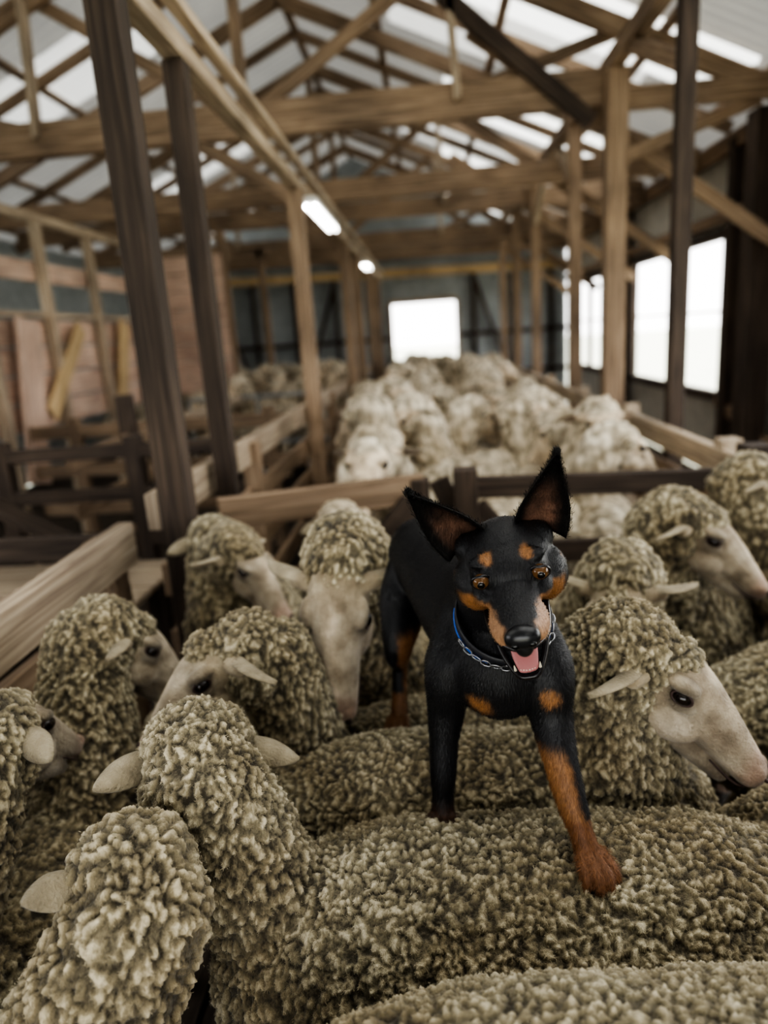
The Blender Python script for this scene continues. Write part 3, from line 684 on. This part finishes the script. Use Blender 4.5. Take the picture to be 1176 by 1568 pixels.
for v in me.vertices:
    c=v.co; l=(Minv@(c-HC))/HS; nz=noise.noise(c*45)*.005+noise.noise(c*170)*.0035
    k=0; pal=0
    if l.length<.2 and l.y>-.05 and c.z>1.08 and l.z>-.14:
        for s in(-1,1):
            d=math.sqrt(((l.x-s*.026)/1.0)**2+((l.z-.038)/1.0)**2+((l.y-.05)*.4)**2)
            k=max(k,1-sm(.0055,.010,d+nz*.6))
            if s*l.x>0:
                top=-.015+(l.y-.03)*.12
                m1=sm(.012,.020,s*l.x+nz)*sm(.028,.048,l.y+nz)*(1-sm(.140,.150,l.y))*(1-sm(top-.004,top+.005,l.z+nz))*sm(-.060,-.052,l.z)
                k=max(k,m1)
                d=math.sqrt((abs(l.x)-.072)**2+(l.y-.01)**2+(l.z+.004)**2); k=max(k,(1-sm(.000,.006,d+nz))*.9)
        pal=k*sm(.06,.11,l.y)*.5
    else:
        for cc,r_ in ((V((.040,.925,1.002)),.040),(V((.020,.93,1.012)),.026),(V((.152,.92,1.025)),.026)):
            k=max(k,1-sm(r_*.6,r_,(c-cc).length+nz))
        if c.y<1.1 and c.x>.1 and c.z<.97:
            k=max(k,(1-sm(.935,.965,c.z+nz))*(1-sm(.0,.012,(c.x-(.168+(.93-c.z)*.22))-.002 + (0 if c.z>.86 else -.05)+nz)))
        if c.y<1.1 and c.x<.06 and c.z<.83: k=max(k,(1-sm(.79,.825,c.z+nz))*.3)
        if c.y>1.22 and c.z<1.01: 
            xl=c.x if c.x<-.03 else c.x-.11
            k=max(k,(1-sm(.97,1.0,c.z+nz))*sm(-.092,-.082,xl+nz)*.8); 
            if c.z<.82:k=.7
    col=[BLK[i]*(1-k)+TAN[i]*k for i in range(3)]
    col=[col[i]*(1-pal)+PALE[i]*pal for i in range(3)]
    if c.z<.86 and c.y<1.1: col=[col[0]*.75,col[1]*.68,col[2]*.7]
    cols+=col+[1]
ca.data.foreach_set('color',cols)
DC,nt,b=newmat('dog_coat'); L_=nt.links
at=N(nt,'ShaderNodeAttribute',attribute_name='coat'); tc=N(nt,'ShaderNodeTexCoord'); n1=N(nt,'ShaderNodeTexNoise'); n1.inputs['Scale'].default_value=300; n1.inputs['Detail'].default_value=4
mp=N(nt,'ShaderNodeMapping'); mp.inputs['Scale'].default_value=(1.6,1,.3); L_.new(tc.outputs['Object'],mp.inputs[0]); L_.new(mp.outputs[0],n1.inputs['Vector'])
mx=N(nt,'ShaderNodeMixRGB',blend_type='MULTIPLY'); mx.inputs[0].default_value=.8; rr=ramp(nt,[(.3,(.55,.5,.45)),(.7,(1.25,1.25,1.25))]); L_.new(n1.outputs['Fac'],rr.inputs[0])
L_.new(at.outputs['Color'],mx.inputs[1]); L_.new(rr.outputs[0],mx.inputs[2]); L_.new(mx.outputs[0],b.inputs['Base Color'])
b.inputs['Roughness'].default_value=.45; b.inputs['Specular IOR Level'].default_value=.35
bp=N(nt,'ShaderNodeBump'); bp.inputs['Strength'].default_value=.6; bp.inputs['Distance'].default_value=.0018; L_.new(n1.outputs['Fac'],bp.inputs['Height']); L_.new(bp.outputs[0],b.inputs['Normal'])
me.materials.clear(); me.materials.append(DC)
nosep=np.array(D(0,.16,0)); hcn=np.array(HC)
def comb(p,n):
    d=p-nosep; d/=np.linalg.norm(d,axis=1,keepdims=True)
    body=np.tile(np.array([-.12,.55,-.8]),(len(p),1)); leg=np.tile(np.array([0,.1,-1.]),(len(p),1))
    wh=np.clip((.15-np.linalg.norm(p-hcn,axis=1))/.05,0,1)[:,None]
    wl=np.clip((.99-p[:,2])/.05,0,1)[:,None]
    r=body*(1-wl)+leg*wl
    return d*wh+r*(1-wh)+rng.normal(0,.12,p.shape)
def flen(p):
    w=np.clip((np.linalg.norm(p-hcn,axis=1)-.07)/.06,0,1); nd_=np.clip(np.linalg.norm(p-nosep,axis=1)/.10,.25,1)
    return (.45+.55*w)*nd_
fur=fibres(dog,170000,.0095,.0007,.14,comb,DC,('coat','COLOR'),lambda P,Nn:(P[:,1]<1.6),'fur',jit=.001,curl=.08,lenfn=flen)
NOSEB=plain('dog_nose',(.012,.012,.014),.28); LIP=plain('lip_black',(.012,.010,.011),.25); TONG=plain('tongue',(.36,.14,.14),.45); MOUTH=plain('mouth_inner',(.08,.02,.025),.4); TOOTH=plain('tooth',(.55,.50,.40),.3)
IRIS=plain('dog_iris',(.10,.048,.018),.06); PUP=plain('pupil',(.003,.003,.003),.04)
bm=bmesh.new(); lay=bm.verts.layers.float_color.new('coat')
ear_into(bm,D(-.046,-.014,.014),D(-.110,-.004,.122),hf*1.0+hx*-.12,.039,.022,'dog',0,0,thick=.005,lay=lay)
ear_into(bm,D(.048,-.014,.014),D(.086,-.004,.138),hf*1.0+hx*.02,.039,.022,'dog',0,0,thick=.005,lay=lay)
ears=to_obj(bm,'ears',[DC])
efur=fibres(ears,14000,.006,.0006,.2,lambda p,n: np.tile(np.array(hu)*1.0,(len(p),1))+rng.normal(0,.35,p.shape),DC,('coat','COLOR'),lambda P,Nn:P[:,2]>0,'ear_fur',jit=.002,curl=.15)
def part(name,mat,fn):
    bm=bmesh.new(); fn(bm); o=to_obj(bm,name,[mat]); o.data.polygons.foreach_set('use_smooth',[True]*len(o.data.polygons)); return o
P_=[ears,fur,efur]
def fnose(b_):
    ellip(b_,D(0,.160,-.004),er(.0215,.014,.0155),AX,24); ellip(b_,D(0,.163,-.016),er(.011,.010,.013),AX,16)
P_.append(part('nose',NOSEB,fnose))
P_.append(part('nostrils',PUP,lambda b_:[ellip(b_,D(s*.010,.1715,-.006),er(.0048,.003,.0036),AX,12) for s in(-1,1)]))
EZ_=.0165
P_.append(part('irises',IRIS,lambda b_:[ellip(b_,D(s*.0375,.0670,EZ_),er(.0106,.0104,.0102),AX,24) for s in(-1,1)]))
P_.append(part('pupils',PUP,lambda b_:[ellip(b_,D(s*.0377,.0755,EZ_+.0003),er(.0050,.0032,.0050),AX,16) for s in(-1,1)]))
def flid(b_):
    for s in(-1,1):
        pts=[]
        for k in range(17):
            a=2*math.pi*k/16; pts.append((D(s*.0375+.0116*math.cos(a),.0700-.0045*abs(math.cos(a)),EZ_+.0090*math.sin(a)-.0010*s*math.cos(a)),.0025))
        tube(b_,pts,seg=8,sub=1)
P_.append(part('eyelids',LIP,flid))
def fton(b_): tube(b_,[(D(0,.04,-.052),.020,.008),(D(0,.072,-.074),.0205,.006),(D(0,.100,-.088),.0175,.005),(D(.001,.115,-.098),.013,.004)],up=hu)
P_.append(part('tongue',TONG,fton))
P_.append(part('mouth_interior',MOUTH,lambda b_:ellip(b_,D(0,.045,-.05),er(.030,.038,.024),AX)))
def flip(b_):
    for s in(-1,1):
        tube(b_,[(D(s*.040,.040,-.052),.005),(D(s*.037,.085,-.047),.0044),(D(s*.029,.125,-.036),.0040),(D(s*.011,.150,-.030),.003),(D(0,.153,-.029),.003)],seg=8)
        tube(b_,[(D(s*.040,.040,-.053),.0055),(D(s*.033,.066,-.075),.0052),(D(s*.0265,.090,-.092),.0046),(D(s*.013,.117,-.104),.0038),(D(0,.121,-.105),.0038)],seg=8)
P_.append(part('lips',LIP,flip))
def fteeth(b_):
    for s in(-1,1):
        tube(b_,[(D(s*.016,.112,-.099),.0024),(D(s*.0165,.114,-.089),.0007)],seg=8)
        for k in range(3): tube(b_,[(D(s*(.002+.0035*k),.116-.001*k,-.101),.0014),(D(s*(.002+.0035*k),.118-.001*k,-.096),.0010)],seg=6)
P_.append(part('teeth',TOOTH,fteeth))
BLUE=plain('collar_blue',(.02,.10,.45),.4); CBK=plain('collar_webbing',(.015,.015,.02),.5); CH=plain('chain_steel',(.4,.4,.42),.3,1)
nd=(D(0,-.01,0)-V((.085,1.05,1.12))).normalized(); nc=V((.094,.990,1.136))
ex=V((1,0,0)); ex=(ex-nd*ex.dot(nd)).normalized(); ey=nd.cross(ex)
def ring(b_,rx,ry,hh,off,th=.0025):
    prev=None;sg=48
    for k in range(sg+1):
        a=2*math.pi*k/sg; dr=ex*math.cos(a)+ey*math.sin(a); c=nc+ex*math.cos(a)*rx+ey*math.sin(a)*ry+nd*off
        q=[b_.verts.new(c+dr*i+nd*j) for i,j in((0,-hh),(th,-hh),(th,hh),(0,hh))]
        if prev:
            for m_ in range(4): b_.faces.new((prev[m_],prev[(m_+1)%4],q[(m_+1)%4],q[m_]))
        prev=q
P_.append(part('collar_band',CBK,lambda b_:ring(b_,.070,.079,.010,0)))
P_.append(part('collar_trim',BLUE,lambda b_:ring(b_,.0705,.0795,.0018,-.010,.0035)))
def fch(b_):
    for k in range(26):
        a=-2.6+ k*.2; c=nc+ex*math.cos(a)*.076+ey*math.sin(a)*.085-nd*.006
        dr=(ex*-math.sin(a)+ey*math.cos(a)); o_=(ex*math.cos(a)+ey*math.sin(a)) if k%2 else nd
        pts=[(c+dr*.008*math.cos(t_*math.pi/4)+o_*.004*math.sin(t_*math.pi/4),.0011) for t_ in range(9)]
        tube(b_,pts,seg=6,sub=1)
P_.append(part('collar_chain',CH,fch))
dg_=empty('kelpie_dog')
dog.name='coat'
for o in [dog]+P_: o.parent=dg_

# ---------------------------------------------------------------- light
w=bpy.data.worlds.new('world'); scene.world=w; w.use_nodes=True; nt=w.node_tree
bg=nt.nodes['Background']; bg.inputs[1].default_value=4.6
tc=N(nt,'ShaderNodeTexCoord'); sp=N(nt,'ShaderNodeSeparateXYZ'); rp=ramp(nt,[(0,(1,.985,.96)),(.7,(.88,.94,1.0))])
nt.links.new(tc.outputs['Generated'],sp.inputs[0]); nt.links.new(sp.outputs[2],rp.inputs[0]); nt.links.new(rp.outputs[0],bg.inputs[0])
sun=bpy.data.lights.new('sun','SUN'); sun.energy=3; sun.angle=math.radians(6); sun.color=(1,.94,.84); so=bpy.data.objects.new('sun',sun); link(so)
so.rotation_euler=V((.55,.25,.8)).to_track_quat('Z','Y').to_euler()
scene.view_settings.view_transform='AgX'; scene.view_settings.look='AgX - High Contrast'; scene.view_settings.exposure=0.15
